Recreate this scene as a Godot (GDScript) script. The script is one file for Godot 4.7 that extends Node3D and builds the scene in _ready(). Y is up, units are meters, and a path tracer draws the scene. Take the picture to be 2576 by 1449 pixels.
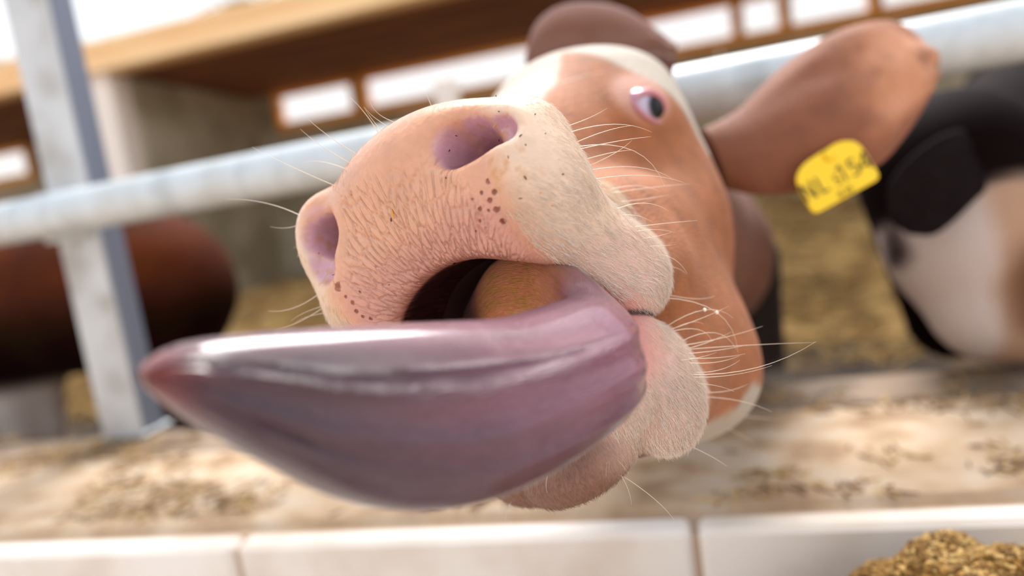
extends Node3D
# A young cow puts its head under the neck rail of a feed fence and licks towards the lens.
# World: x runs along the fence, y is up, z comes out of the pen towards the feed lane. Metres; the head is modelled in millimetres in its own axes.

const EYE := Vector3(0, 0.86, 0)               # the photographer crouches in the feed lane
var view := Basis.from_euler(Vector3(deg_to_rad(-7.2), deg_to_rad(14.5), deg_to_rad(-8.4)))
# the cow's head: x to the animal's left, y to its forehead, z out of its nose; the origin lies between the nostrils
var skull := Transform3D(Basis(Vector3(0.9074, 0.3761, 0.1874), Vector3(-0.3682, 0.9266, -0.0768), Vector3(-0.2025, 0.0007, 0.9793)).orthonormalized(), Vector3(-0.1462, 0.8753, -0.339))
var taken := {}


func _ready() -> void:
	camera_and_light()
	make_materials()
	build_barn()
	build_fence()
	build_licking_cow()
	build_other_cows()
	build_litter()


# ---------------------------------------------------------------- camera, sky, light
func camera_and_light() -> void:
	var cam := Camera3D.new()
	cam.name = "camera"
	add_child(cam)
	cam.transform = Transform3D(view, EYE)
	var lens := CameraAttributesPhysical.new()
	lens.frustum_focal_length = 41.44
	lens.frustum_focus_distance = 0.358
	lens.frustum_near = 0.02
	lens.frustum_far = 200.0
	lens.exposure_aperture = 4.1
	cam.attributes = lens
	cam.fov = rad_to_deg(2.0 * atan(724.5 / 1717.0))
	cam.current = true
	var env := Environment.new()
	var sky := Sky.new()
	var air := ProceduralSkyMaterial.new()
	air.sky_top_color = Color(0.93, 0.96, 1.0)
	air.sky_horizon_color = Color(1.0, 0.985, 0.965)
	air.ground_horizon_color = Color(0.80, 0.74, 0.68)
	air.ground_bottom_color = Color(0.62, 0.54, 0.46)
	air.sky_curve = 0.2
	air.energy_multiplier = 1.0
	air.sky_energy_multiplier = 1.0
	sky.sky_material = air
	env.background_mode = Environment.BG_SKY
	env.sky = sky
	env.background_energy_multiplier = SKY
	env.tonemap_mode = Environment.TONE_MAPPER_LINEAR
	env.tonemap_exposure = 1.0
	env.sdfgi_enabled = true
	env.ssao_enabled = true
	env.ssil_enabled = true
	var w := WorldEnvironment.new()
	w.name = "world"
	w.environment = env
	add_child(w)
	var sun := DirectionalLight3D.new()      # a veiled sun high behind the shelter, softened by thin cloud
	sun.name = "sun"
	sun.light_color = Color(1.0, 0.985, 0.97)
	sun.light_energy = 1.7
	sun.light_angular_distance = 22.0
	sun.shadow_enabled = true
	add_child(sun)
	sun.look_at_from_position(Vector3(-0.02, 1.0, -0.64), Vector3.ZERO)


const SKY := 1.35


# ---------------------------------------------------------------- naming and meshes
func put(o: Node3D, called: String, parent: Node) -> Node3D:
	if parent == self:
		if taken.has(called):
			taken[called] += 1
			o.name = "%s_%03d" % [called, taken[called] - 1]
		else:
			taken[called] = 1
			o.name = called
		add_child(o)
	else:
		o.name = called
		var k := 1
		while parent.has_node(NodePath(o.name)):
			o.name = "%s_%03d" % [called, k]
			k += 1
		parent.add_child(o, true)
	return o


func thing(called: String, label: String, category: String, at := Vector3.ZERO, group := "") -> Node3D:
	var o := Node3D.new()
	o.position = at
	put(o, called, self)
	return tag(o, label, category, group)


func tag(o: Node3D, label: String, category: String, group := "") -> Node3D:
	o.set_meta("label", label)
	o.set_meta("category", category)
	if group:
		o.set_meta("group", group)
	return o


func obj(called: String, mesh: Mesh, m: Material, parent: Node = self, at := Transform3D.IDENTITY) -> MeshInstance3D:
	var o := MeshInstance3D.new()
	o.mesh = mesh
	o.transform = at
	if m:
		o.material_override = m
	put(o, called, parent)
	return o


func struct(called: String, mesh: Mesh, m: Material, parent: Node = self) -> MeshInstance3D:
	var o := obj(called, mesh, m, parent)
	if parent == self:
		o.set_meta("kind", "structure")
	return o


func surface(v: PackedVector3Array, idx: PackedInt32Array, n := PackedVector3Array(), col := PackedColorArray(), uv := PackedVector2Array(), onto: ArrayMesh = null) -> ArrayMesh:
	var a := []
	a.resize(Mesh.ARRAY_MAX)
	if n.is_empty():
		n = smooth_normals(v, idx)
	a[Mesh.ARRAY_VERTEX] = v
	a[Mesh.ARRAY_NORMAL] = n
	if col.size():
		a[Mesh.ARRAY_COLOR] = col
	if uv.size():
		a[Mesh.ARRAY_TEX_UV] = uv
	a[Mesh.ARRAY_INDEX] = idx
	var m := onto if onto else ArrayMesh.new()
	m.add_surface_from_arrays(Mesh.PRIMITIVE_TRIANGLES, a)
	return m


# turns a closed mesh's faces outwards (front faces run clockwise)
func outwards(v: PackedVector3Array, idx: PackedInt32Array) -> PackedInt32Array:
	var mid := Vector3.ZERO
	for p in v:
		mid += p / v.size()
	var vol := 0.0
	for t in range(0, idx.size(), 3):
		vol += (v[idx[t]] - mid).dot((v[idx[t + 1]] - mid).cross(v[idx[t + 2]] - mid))
	if vol > 0.0:
		idx.reverse()
	return idx


func smooth_normals(v: PackedVector3Array, idx: PackedInt32Array) -> PackedVector3Array:
	var n := PackedVector3Array()
	n.resize(v.size())
	for t in range(0, idx.size(), 3):
		var a := v[idx[t]]
		var c := (v[idx[t + 2]] - a).cross(v[idx[t + 1]] - a)
		n[idx[t]] += c
		n[idx[t + 1]] += c
		n[idx[t + 2]] += c
	for i in n.size():
		n[i] = n[i].normalized()
	return n


# a box with chamfered edges, given by its middle, size and turn
func add_box(st: SurfaceTool, mid: Vector3, size: Vector3, turn := Basis.IDENTITY, ch := 0.004) -> void:
	var h := size / 2.0
	ch = minf(ch, minf(h.x, minf(h.y, h.z)) * 0.6)
	var i := h - Vector3.ONE * ch
	var faces := []
	for ax in 3:
		for s in [-1.0, 1.0]:
			var u := (ax + 1) % 3
			var w := (ax + 2) % 3
			var ring := []
			for q in [[-1, -1], [1, -1], [1, 1], [-1, 1]]:
				var p := Vector3.ZERO
				p[ax] = s * h[ax]
				p[u] = q[0] * i[u]
				p[w] = q[1] * i[w]
				ring.append(p)
			faces.append(ring)
	for ax in 3:                                  # the chamfers along each axis
		var u := (ax + 1) % 3
		var w := (ax + 2) % 3
		for su in [-1.0, 1.0]:
			for sw in [-1.0, 1.0]:
				var ring := []
				for q in [[-1, 0], [1, 0], [1, 1], [-1, 1]]:
					var p := Vector3.ZERO
					p[ax] = q[0] * i[ax]
					p[u] = su * (h[u] if q[1] == 0 else i[u])
					p[w] = sw * (i[w] if q[1] == 0 else h[w])
					ring.append(p)
				faces.append(ring)
	for sx in [-1.0, 1.0]:
		for sy in [-1.0, 1.0]:
			for sz in [-1.0, 1.0]:
				faces.append([Vector3(sx * h.x, sy * i.y, sz * i.z), Vector3(sx * i.x, sy * h.y, sz * i.z), Vector3(sx * i.x, sy * i.y, sz * h.z)])
	for ring in faces:
		var c := Vector3.ZERO
		for p in ring:
			c += p
		var n: Vector3 = (ring[1] - ring[0]).cross(ring[2] - ring[0])
		if n.dot(c) > 0:
			ring.reverse()
		n = (ring[2] - ring[0]).cross(ring[1] - ring[0]).normalized()
		for t in range(1, ring.size() - 1):
			for k in [0, t, t + 1]:
				st.set_normal(turn * n)
				st.add_vertex(mid + turn * (ring[k] as Vector3))


func box(mid: Vector3, size: Vector3, ch := 0.004, turn := Basis.IDENTITY) -> ArrayMesh:
	var st := SurfaceTool.new()
	st.begin(Mesh.PRIMITIVE_TRIANGLES)
	add_box(st, mid, size, turn, ch)
	return st.commit()


# a tube along points with a radius at each
func tube(pts: PackedVector3Array, radii: PackedFloat32Array, sides := 12) -> ArrayMesh:
	var v := PackedVector3Array()
	var idx := PackedInt32Array()
	var side := Vector3.ZERO
	for i in pts.size():
		var d := (pts[mini(i + 1, pts.size() - 1)] - pts[maxi(i - 1, 0)]).normalized()
		if side == Vector3.ZERO:
			side = d.cross(Vector3.UP if absf(d.y) < 0.9 else Vector3.RIGHT).normalized()
		side = (side - d * side.dot(d)).normalized()
		var up := side.cross(d)
		for k in sides:
			var a := TAU * k / sides
			v.append(pts[i] + (side * cos(a) + up * sin(a)) * radii[i])
	for i in pts.size() - 1:
		for k in sides:
			var a := i * sides + k
			var b := i * sides + (k + 1) % sides
			idx.append_array([a, b, b + sides, a, b + sides, a + sides])
	for e in [0, pts.size() - 1]:
		var c := v.size()
		v.append(pts[e])
		for k in sides:
			var a: int = e * sides + k
			var b: int = e * sides + (k + 1) % sides
			idx.append_array([c, b, a] if e == 0 else [c, a, b])
	return surface(v, outwards(v, idx))


# a fleshy sheet (tongue, ear): stations of upper edge, lower edge, thickness, cupping; a closed oval section swept along them
func fleshy(st: Array, per: int, around: int, ridge: Callable, paint: Callable, square := 1.0, tilt := 0.0) -> ArrayMesh:
	var v := PackedVector3Array()
	var col := PackedColorArray()
	var uv := PackedVector2Array()
	var idx := PackedInt32Array()
	var rows := (st.size() - 1) * per + 1
	var tops := PackedVector3Array()
	var lows := PackedVector3Array()
	var fat := PackedVector2Array()
	for r in rows:
		var s := mini(r / per, st.size() - 2)
		var f := float(r - s * per) / per
		var q := [maxi(s - 1, 0), s, s + 1, mini(s + 2, st.size() - 1)]
		tops.append((st[q[1]][0] as Vector3).cubic_interpolate(st[q[2]][0], st[q[0]][0], st[q[3]][0], f))
		lows.append((st[q[1]][1] as Vector3).cubic_interpolate(st[q[2]][1], st[q[0]][1], st[q[3]][1], f))
		fat.append(Vector2(lerpf(st[s][2], st[s + 1][2], f), lerpf(st[s][3], st[s + 1][3], f)))
	for r in rows:
		var mid := (tops[r] + lows[r]) / 2
		var along := ((tops[mini(r + 1, rows - 1)] + lows[mini(r + 1, rows - 1)]) - (tops[maxi(r - 1, 0)] + lows[maxi(r - 1, 0)])).normalized()
		var chord := (tops[r] - lows[r]) / 2
		var across := along.cross(chord.normalized()).normalized()
		for k in around:
			var a := TAU * k / around
			var c := cos(a)
			var s := sin(a)
			var u := float(r) / (rows - 1)
			var bulge: float = (ridge as Callable).call(u, c, s)
			v.append(mid + chord * signf(c) * pow(absf(c), square) + across * (signf(s) * pow(absf(s), 0.75) * fat[r].x * 0.5 + fat[r].y * (1.0 - c * c) + bulge) + chord.normalized() * tilt * s * smoothstep(0.2, 0.95, c) * fat[r].x)
			col.append((paint as Callable).call(u, c, s))
			uv.append(Vector2(u, absf(2.0 * k / around - 1.0)))
	for r in rows - 1:
		for k in around:
			var a := r * around + k
			var b := r * around + (k + 1) % around
			idx.append_array([a, b, b + around, a, b + around, a + around])
	for e in [0, rows - 1]:
		var c := v.size()
		v.append((tops[e] + lows[e]) / 2)
		col.append(col[e * around])
		uv.append(Vector2(float(e) / (rows - 1), 0.5))
		for k in around:
			var a: int = e * around + k
			var b: int = e * around + (k + 1) % around
			idx.append_array([c, b, a] if e == 0 else [c, a, b])
	idx = outwards(v, idx)
	return surface(v, idx, PackedVector3Array(), col, uv)


# a point seen in the photograph (in its pixels) at a distance along the view
func spot(x: float, y: float, depth: float) -> Vector3:
	return EYE + view * (Vector3((x - 1288.0) / 1717.0, (724.5 - y) / 1717.0, -1.0) * depth)


func lin(c: Color) -> Color:
	return c.srgb_to_linear() * 0.74


# ---------------------------------------------------------------- soft bodies: blobs melted together, meshed with surface nets
class Blob:
	var cone := true
	var sign := 1
	var k := 0.0
	var mir := false
	var a: Vector3
	var b: Vector3
	var ra := 0.0
	var rb := 0.0
	var inv: Basis

	func dist(p: Vector3) -> float:
		if mir:
			p.x = absf(p.x)
		if cone:
			var ba := b - a
			var t := clampf((p - a).dot(ba) / ba.length_squared(), 0.0, 1.0)
			return (p - a - ba * t).length() - (ra + (rb - ra) * t)
		var q := inv * (p - a)
		var s := q / b
		var k0 := s.length()
		return k0 * (k0 - 1.0) / maxf((s / b).length(), 1e-6)


func limb(sign: int, k: float, mir: bool, a: Vector3, b: Vector3, ra: float, rb: float) -> Blob:
	var o := Blob.new()
	o.sign = sign
	o.k = k
	o.mir = mir
	o.a = a
	o.b = b
	o.ra = ra
	o.rb = rb
	return o


func lump(sign: int, k: float, mir: bool, mid: Vector3, radii: Vector3, turn := Vector3.ZERO) -> Blob:
	var o := Blob.new()
	o.cone = false
	o.sign = sign
	o.k = k
	o.mir = mir
	o.a = mid
	o.b = radii
	o.inv = Basis.from_euler(turn * PI / 180.0).transposed()
	return o


static func melt(a: float, b: float, k: float) -> float:
	var h := maxf(k - absf(a - b), 0.0) / k
	return minf(a, b) - h * h * k * 0.25


class Clay:
	var groups: Array = []          # each a list of blobs melted in order; the groups are joined with `joints`
	var joints: Array = []          # the softness with which group n joins those before it; -1: a lip seam that softens towards the back of the jaw
	var v := PackedVector3Array()
	var idx := PackedInt32Array()
	var lo: Vector3
	var h: float
	var n: Vector3i
	var nb: Vector3i
	var found: Array = []

	func melt(a: float, b: float, k: float) -> float:
		var q := maxf(k - absf(a - b), 0.0) / k
		return minf(a, b) - q * q * k * 0.25

	func at(p: Vector3, sets: Array) -> float:
		var d := 1e6
		for g in sets.size():
			var e := 1e6
			for o: Blob in sets[g]:
				if o.sign > 0:
					e = o.dist(p) if e > 9e5 else melt(e, o.dist(p), o.k)
				elif e < 9e5:
					e = -melt(-e, o.dist(p), o.k)
			if e > 9e5:
				continue
			if d > 9e5:
				d = e
			else:
				var k: float = joints[g]
				d = melt(d, e, 1.6 + clampf((-p.z - 90.0) / 60.0, 0.0, 1.0) * 38.0 if k < 0 else k)
		return d

	func near(p: Vector3, r: float) -> Array:
		var out := []
		for g in groups:
			var keep := []
			for o: Blob in g:
				if o.dist(p) < 2.2 * r + o.k + 6.0:
					keep.append(o)
			out.append(keep)
		return out

	func block(i: int) -> void:
		var b := Vector3i(i % nb.x, i / nb.x % nb.y, i / (nb.x * nb.y)) * 8
		var r := h * 4.0 * 1.7321
		var mid := lo + (Vector3(b) + Vector3.ONE * 4.0) * h
		if absf(at(mid, groups)) > r * 1.5 + 2.0 * h:
			return
		var sets := near(mid, r)
		var out := PackedFloat32Array()
		out.resize(729)
		var w := 0
		for z in 9:
			for y in 9:
				for x in 9:
					out[w] = at(lo + Vector3(b.x + x, b.y + y, b.z + z) * h, sets)
					w += 1
		found[i] = out

	func mesh(from: Vector3, to: Vector3, cell: float) -> void:
		lo = from
		h = cell
		nb = Vector3i(((to - from) / (cell * 8.0)).ceil())
		n = nb * 8
		v = PackedVector3Array()
		idx = PackedInt32Array()
		found = []
		found.resize(nb.x * nb.y * nb.z)
		var job := WorkerThreadPool.add_group_task(block, found.size(), -1, true)
		WorkerThreadPool.wait_for_group_task_completion(job)
		var ids := PackedInt32Array()
		ids.resize(n.x * n.y * n.z)
		ids.fill(-1)
		var corner := [0, 1, 9, 10, 81, 82, 90, 91]
		var edges := [[0, 1], [2, 3], [4, 5], [6, 7], [0, 2], [1, 3], [4, 6], [5, 7], [0, 4], [1, 5], [2, 6], [3, 7]]
		var off := []
		for c in 8:
			off.append(Vector3(c & 1, c >> 1 & 1, c >> 2))
		for i in found.size():
			if found[i] == null:
				continue
			var f: PackedFloat32Array = found[i]
			var b := Vector3i(i % nb.x, i / nb.x % nb.y, i / (nb.x * nb.y)) * 8
			for z in 8:
				for y in 8:
					for x in 8:
						var w := x + 9 * y + 81 * z
						var s := 0
						for c in 8:
							if f[w + corner[c]] < 0.0:
								s += 1
						if s == 0 or s == 8:
							continue
						var sum := Vector3.ZERO
						var hits := 0
						for e in edges:
							var fa := f[w + corner[e[0]]]
							var fb := f[w + corner[e[1]]]
							if (fa < 0.0) != (fb < 0.0):
								sum += (off[e[0]] as Vector3).lerp(off[e[1]], fa / (fa - fb))
								hits += 1
						var g := b + Vector3i(x, y, z)
						ids[g.x + n.x * (g.y + n.y * g.z)] = v.size()
						v.append(lo + (Vector3(g) + sum / hits) * h)
		var step := [1, n.x, n.x * n.y]
		for i in found.size():
			if found[i] == null:
				continue
			var f: PackedFloat32Array = found[i]
			var b := Vector3i(i % nb.x, i / nb.x % nb.y, i / (nb.x * nb.y)) * 8
			for z in 8:
				for y in 8:
					for x in 8:
						var g := b + Vector3i(x, y, z)
						var id: int = g.x + n.x * (g.y + n.y * g.z)
						if ids[id] < 0:
							continue
						var w := x + 9 * y + 81 * z
						var inside := f[w] < 0.0
						for ax in 3:
							if inside == (f[w + corner[1 << ax]] < 0.0):
								continue
							var u := (ax + 1) % 3
							var t := (ax + 2) % 3
							if g[u] == 0 or g[t] == 0:
								continue
							var p := ids[id]
							var q := ids[id - step[u]]
							var r := ids[id - step[u] - step[t]]
							var o := ids[id - step[t]]
							if q < 0 or r < 0 or o < 0:
								continue
							if inside:
								idx.append_array([p, r, q, p, o, r])
							else:
								idx.append_array([p, q, r, p, r, o])
		found = []


# ---------------------------------------------------------------- materials
var M := {}


func stuff(col: Color, rough := 0.8, extra := {}) -> StandardMaterial3D:
	var m := StandardMaterial3D.new()
	m.albedo_color = col
	m.roughness = rough
	for k in extra:
		m.set(k, extra[k])
	return m


func noise_tex(seed_: int, freq: float, colours: Array, offsets: Array, size := 512, octaves := 4, kind := FastNoiseLite.TYPE_SIMPLEX_SMOOTH) -> NoiseTexture2D:
	var n := FastNoiseLite.new()
	n.seed = seed_
	n.frequency = freq
	n.noise_type = kind
	n.fractal_octaves = octaves
	var t := NoiseTexture2D.new()
	t.width = size
	t.height = size
	t.seamless = true
	t.noise = n
	if colours.size():
		var g := Gradient.new()
		g.colors = PackedColorArray(colours)
		g.offsets = PackedFloat32Array(offsets)
		t.color_ramp = g
	return t


func world_map(m: StandardMaterial3D, t: Texture2D, scale: Vector3, tone := 0.87) -> StandardMaterial3D:
	m.albedo_texture = t
	m.albedo_color = Color(tone, tone, tone)
	m.uv1_triplanar = true
	m.uv1_world_triplanar = true
	m.uv1_scale = scale
	return m


func make_materials() -> void:
	var grain := noise_tex(3, 0.02, [], [], 256, 5)
	M.zinc = world_map(stuff(Color(1, 1, 1), 0.45, {"metallic": 0.3}), noise_tex(5, 0.012, [Color(0.80, 0.83, 0.84), Color(0.92, 0.95, 0.97), Color(0.86, 0.88, 0.88)], [0.2, 0.55, 0.9], 256, 5), Vector3.ONE * 2.2)
	M.post = world_map(stuff(Color(1, 1, 1), 0.5, {"metallic": 0.25}), noise_tex(6, 0.01, [Color(0.74, 0.72, 0.70), Color(0.88, 0.89, 0.90), Color(0.93, 0.94, 0.95)], [0.1, 0.45, 0.8], 256, 5), Vector3.ONE * 1.8)
	M.concrete = world_map(stuff(Color(1, 1, 1), 0.88), noise_tex(7, 0.008, [Color(0.72, 0.64, 0.57), Color(0.82, 0.76, 0.71), Color(0.85, 0.80, 0.76)], [0.15, 0.45, 0.8], 512, 5), Vector3(1.6, 1.6, 1.6))
	M.ledge = world_map(stuff(Color(1, 1, 1), 0.9), noise_tex(8, 0.012, [Color(0.67, 0.54, 0.42), Color(0.75, 0.63, 0.50), Color(0.81, 0.70, 0.58), Color(0.84, 0.76, 0.67)], [0.15, 0.35, 0.55, 0.85], 512, 5), Vector3(1.5, 1.5, 1.9))
	M.damp = world_map(stuff(Color(1, 1, 1), 0.8), noise_tex(28, 0.012, [Color(0.42, 0.35, 0.28), Color(0.60, 0.51, 0.43), Color(0.68, 0.58, 0.49)], [0.2, 0.5, 0.85], 256, 5), Vector3(1.5, 1.5, 1.9))
	M.steel = stuff(Color(0.52, 0.55, 0.62), 0.45, {"metallic": 0.3})  # side of the fence posts, darkened to carry its shade in the colour
	M.block = world_map(stuff(Color(1, 1, 1), 0.85), noise_tex(29, 0.008, [Color(0.88, 0.82, 0.76), Color(0.95, 0.91, 0.87), Color(0.97, 0.94, 0.91)], [0.1, 0.45, 0.8], 256, 5), Vector3(1.6, 1.6, 1.6), 0.95)
	M.gap = stuff(Color(0.70, 0.60, 0.52), 0.95)
	M.soil = world_map(stuff(Color(1, 1, 1), 0.95), noise_tex(9, 0.01, [Color(0.16, 0.12, 0.08), Color(0.30, 0.23, 0.15), Color(0.40, 0.30, 0.18)], [0.2, 0.5, 0.85], 256, 5), Vector3.ONE * 0.9)
	M.straw_bed = world_map(stuff(Color(1, 1, 1), 0.9), noise_tex(10, 0.02, [Color(0.48, 0.35, 0.17), Color(0.76, 0.59, 0.34), Color(0.86, 0.70, 0.44)], [0.2, 0.5, 0.85], 256, 5), Vector3.ONE * 0.8)
	M.timber = world_map(stuff(Color(1, 1, 1), 0.7), noise_tex(11, 0.01, [Color(0.95, 0.76, 0.54), Color(1.0, 0.86, 0.66)], [0.3, 0.7], 256, 4), Vector3(0.15, 2.0, 2.0), 1.0)
	M.frame = world_map(stuff(Color(1, 1, 1), 0.7), noise_tex(12, 0.01, [Color(0.98, 0.66, 0.32), Color(1.0, 0.76, 0.42)], [0.3, 0.7], 256, 4), Vector3(0.2, 2.0, 2.0), 1.0)
	M.soffit = world_map(stuff(Color(1, 1, 1), 0.8), noise_tex(13, 0.008, [Color(0.56, 0.34, 0.21), Color(0.70, 0.45, 0.30)], [0.3, 0.7], 256, 4), Vector3(0.3, 0.3, 2.0), 0.84)
	M.wall = world_map(stuff(Color(1, 1, 1), 0.9), noise_tex(14, 0.008, [Color(0.72, 0.67, 0.55), Color(0.86, 0.81, 0.71)], [0.3, 0.7], 256, 4), Vector3(0.7, 0.7, 0.7))
	M.pale_post = stuff(Color(0.97, 0.92, 0.88), 0.7)
	M.pane = stuff(Color(1, 1, 1, 0.06), 0.05, {"transparency": BaseMaterial3D.TRANSPARENCY_ALPHA})
	M.feed = world_map(stuff(Color(1, 1, 1), 0.95), noise_tex(15, 0.06, [Color(0.56, 0.40, 0.17), Color(0.78, 0.60, 0.31)], [0.3, 0.7], 256, 4), Vector3.ONE * 9.0)
	M.bits = stuff(Color(1, 1, 1), 0.85, {"vertex_color_use_as_albedo": true})
	M.yellow = stuff(Color(0.97, 0.80, 0.05), 0.45)
	M.ink = stuff(Color(0.16, 0.14, 0.08), 0.6)
	M.coat = stuff(Color(1, 1, 1), 0.72, {"vertex_color_use_as_albedo": true, "rim_enabled": true, "rim": 0.12, "rim_tint": 0.6, "heightmap_enabled": true, "heightmap_texture": noise_tex(21, 0.05, [], [], 512, 4), "heightmap_scale": 0.12, "uv1_triplanar": true, "uv1_scale": Vector3(14, 14, 5)})
	M.dark_coat = stuff(Color(1, 1, 1), 0.8, {"vertex_color_use_as_albedo": true, "metallic_specular": 0.2})
	M.skin = stuff(Color(1, 1, 1), 0.6, {"vertex_color_use_as_albedo": true, "subsurf_scatter_enabled": true, "subsurf_scatter_strength": 0.12})
	M.muzzle = muzzle_skin()
	M.tongue = stuff(Color(1, 1, 1), 0.24, {"metallic_specular": 0.55, "vertex_color_use_as_albedo": true, "subsurf_scatter_enabled": true, "subsurf_scatter_strength": 0.15, "clearcoat_enabled": true, "clearcoat": 0.8, "clearcoat_roughness": 0.14, "heightmap_enabled": true, "heightmap_texture": noise_tex(22, 0.03, [], [], 512, 4), "heightmap_scale": 0.10, "uv1_scale": Vector3(3, 9, 1)})
	M.eye = stuff(Color(1, 1, 1), 0.10, {"vertex_color_use_as_albedo": true, "metallic_specular": 0.4})
	M.lid = stuff(Color(0.74, 0.50, 0.53), 0.5, {"subsurf_scatter_enabled": true, "subsurf_scatter_strength": 0.1})
	M.hair = stuff(Color(1, 1, 1), 0.4, {"vertex_color_use_as_albedo": true, "backlight_enabled": true, "backlight": Color(0.2, 0.2, 0.2)})
	M.whisker = stuff(Color(0.90, 0.83, 0.75), 0.35, {"backlight_enabled": true, "backlight": Color(0.4, 0.4, 0.4)})
	M.drop = stuff(Color(0.95, 0.88, 0.80), 0.08, {"clearcoat_enabled": true, "clearcoat": 1.0})
	M.speck = stuff(Color(0.16, 0.10, 0.06), 0.8)
	M.oat = stuff(Color(0.86, 0.60, 0.20), 0.6)


# the wet skin between the nostrils: cobbled folds fan out from the mouth, so the texture is laid out in (angle, log radius) round the mouth
const FAN := Vector2(4, -96)
const FAN_FROM := -0.26
const FAN_SPAN := 3.67
const FAN_NEAR := 16.0
const FAN_FAR := 150.0
const PORES := [
	57, -28, 2.2, 57, -34, 2.1, 53, -36, 1.8, 46, -37, 1.5, 50, -40, 1.0, 54, -42, 2.3,
	53, -48, 2.0, 43, -42, 0.9, 51, -31, 0.9, 45, -31, 0.7, -53, -30, 3.6, -60, -34, 1.7,
	-51, -37, 1.4, -49, -42, 1.7, -50, -47, 1.4, -49, -51, 1.0, -65, -42, 1.9, -60, -48, 1.4,
	-74, -35, 2.2, -41, -39, 0.9, -46, -54, 1.2,
]


func fan_uv(p: Vector3) -> Vector2:
	var d := Vector2(p.x, p.y) - FAN
	var a := atan2(d.y, d.x)
	if a < -PI / 2:
		a += TAU
	return Vector2((a - FAN_FROM) / FAN_SPAN, log(maxf(d.length(), 1.0) / FAN_NEAR) / log(FAN_FAR / FAN_NEAR))


func cobbled(x: float, y: float) -> float:
	var side := 1.0 - smoothstep(42.0 - 14.0 * smoothstep(-30.0, 0.0, y), 54.0 - 16.0 * smoothstep(-30.0, 0.0, y), absf(x))
	return side * (1.0 - smoothstep(-6.0, 22.0, y + 0.25 * x))


func muzzle_skin() -> StandardMaterial3D:
	var w := 1536
	var h := 768
	var cell := FastNoiseLite.new()
	cell.seed = 4
	cell.noise_type = FastNoiseLite.TYPE_CELLULAR
	cell.cellular_distance_function = FastNoiseLite.DISTANCE_EUCLIDEAN
	cell.cellular_return_type = FastNoiseLite.RETURN_DISTANCE2_SUB
	cell.cellular_jitter = 1.0
	cell.frequency = 1.0 / 20.0
	cell.fractal_type = FastNoiseLite.FRACTAL_NONE
	cell.domain_warp_enabled = true
	cell.domain_warp_amplitude = 16.0
	cell.domain_warp_frequency = 0.012
	cell.domain_warp_fractal_type = FastNoiseLite.DOMAIN_WARP_FRACTAL_NONE
	var folds := cell.get_image(w, 290, false, false, true)
	folds.resize(w / 4, 116, Image.INTERPOLATE_TRILINEAR)            # soften the folds' edges
	folds.resize(w, h, Image.INTERPOLATE_CUBIC)
	var fine := FastNoiseLite.new()
	fine.seed = 9
	fine.frequency = 0.06
	fine.fractal_octaves = 3
	var skin := fine.get_image(w, h, false, false, true)
	var f := folds.get_data()
	var s := skin.get_data()
	var hb := PackedByteArray()
	var cb := PackedByteArray()
	hb.resize(w * h)
	cb.resize(w * h * 3)
	for j in h:
		var r := FAN_NEAR * pow(FAN_FAR / FAN_NEAR, (j + 0.5) / h)
		for i in w:
			var k := j * w + i
			var a := FAN_FROM + FAN_SPAN * (i + 0.5) / w
			var m := cobbled(FAN.x + r * cos(a), FAN.y + r * sin(a))
			var e := minf(f[k] / 80.0, 1.0)
			e = pow(e, 0.55)
			var low := m * (1.0 - e)
			hb[k] = int(clampf(205.0 - 175.0 * low + (s[k] - 128) * 0.2, 0.0, 255.0))
			var fold_tint := smoothstep(0.45, 0.9, low)  # browner tint in the lowest parts of the folds
			cb[3 * k] = int(255.0 - 14.0 * fold_tint)
			cb[3 * k + 1] = int(255.0 - 34.0 * fold_tint)
			cb[3 * k + 2] = int(255.0 - 42.0 * fold_tint)
	for q in range(0, PORES.size(), 3):                # the pits at the edge of the muzzle, where the feed dust gathers
		var mid := Vector2(PORES[q], PORES[q + 1])
		var rad: float = PORES[q + 2] * 0.75 + 0.3
		var c := fan_uv(Vector3(mid.x, mid.y, 0)) * Vector2(w, h)
		var dist := mid.distance_to(FAN)
		var ru := rad * 1.8 / dist / FAN_SPAN * w
		var rv := rad * 1.8 / dist / log(FAN_FAR / FAN_NEAR) * h
		for j in range(maxi(int(c.y - rv), 0), mini(int(c.y + rv) + 1, h)):
			for i in range(maxi(int(c.x - ru), 0), mini(int(c.x + ru) + 1, w)):
				var d := Vector2((i - c.x) / ru, (j - c.y) / rv).length() * 1.8
				d += (s[j * w + i] - 128) / 300.0
				var t := 1.0 - smoothstep(0.35, 1.0, d)
				if t <= 0.0:
					continue
				var k := j * w + i
				hb[k] = int(lerpf(hb[k], 25.0, t))
				var deep := 1.0 - smoothstep(0.0, 0.75, d)
				cb[3 * k] = int(cb[3 * k] * lerpf(1.0, lerpf(0.80, 0.62, deep), t))
				cb[3 * k + 1] = int(cb[3 * k + 1] * lerpf(1.0, lerpf(0.60, 0.36, deep), t))
				cb[3 * k + 2] = int(cb[3 * k + 2] * lerpf(1.0, lerpf(0.45, 0.20, deep), t))
	var height := ImageTexture.create_from_image(Image.create_from_data(w, h, false, Image.FORMAT_L8, hb))
	var tint := ImageTexture.create_from_image(Image.create_from_data(w, h, false, Image.FORMAT_RGB8, cb))
	var m := stuff(Color(1, 1, 1), 0.24, {"vertex_color_use_as_albedo": true, "metallic_specular": 0.55, "subsurf_scatter_enabled": true, "subsurf_scatter_strength": 0.12, "clearcoat_enabled": true, "clearcoat": 0.25, "clearcoat_roughness": 0.2})
	m.albedo_texture = tint
	m.heightmap_enabled = true
	m.heightmap_texture = height
	m.heightmap_scale = 0.22
	m.texture_repeat = false
	return m


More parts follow.
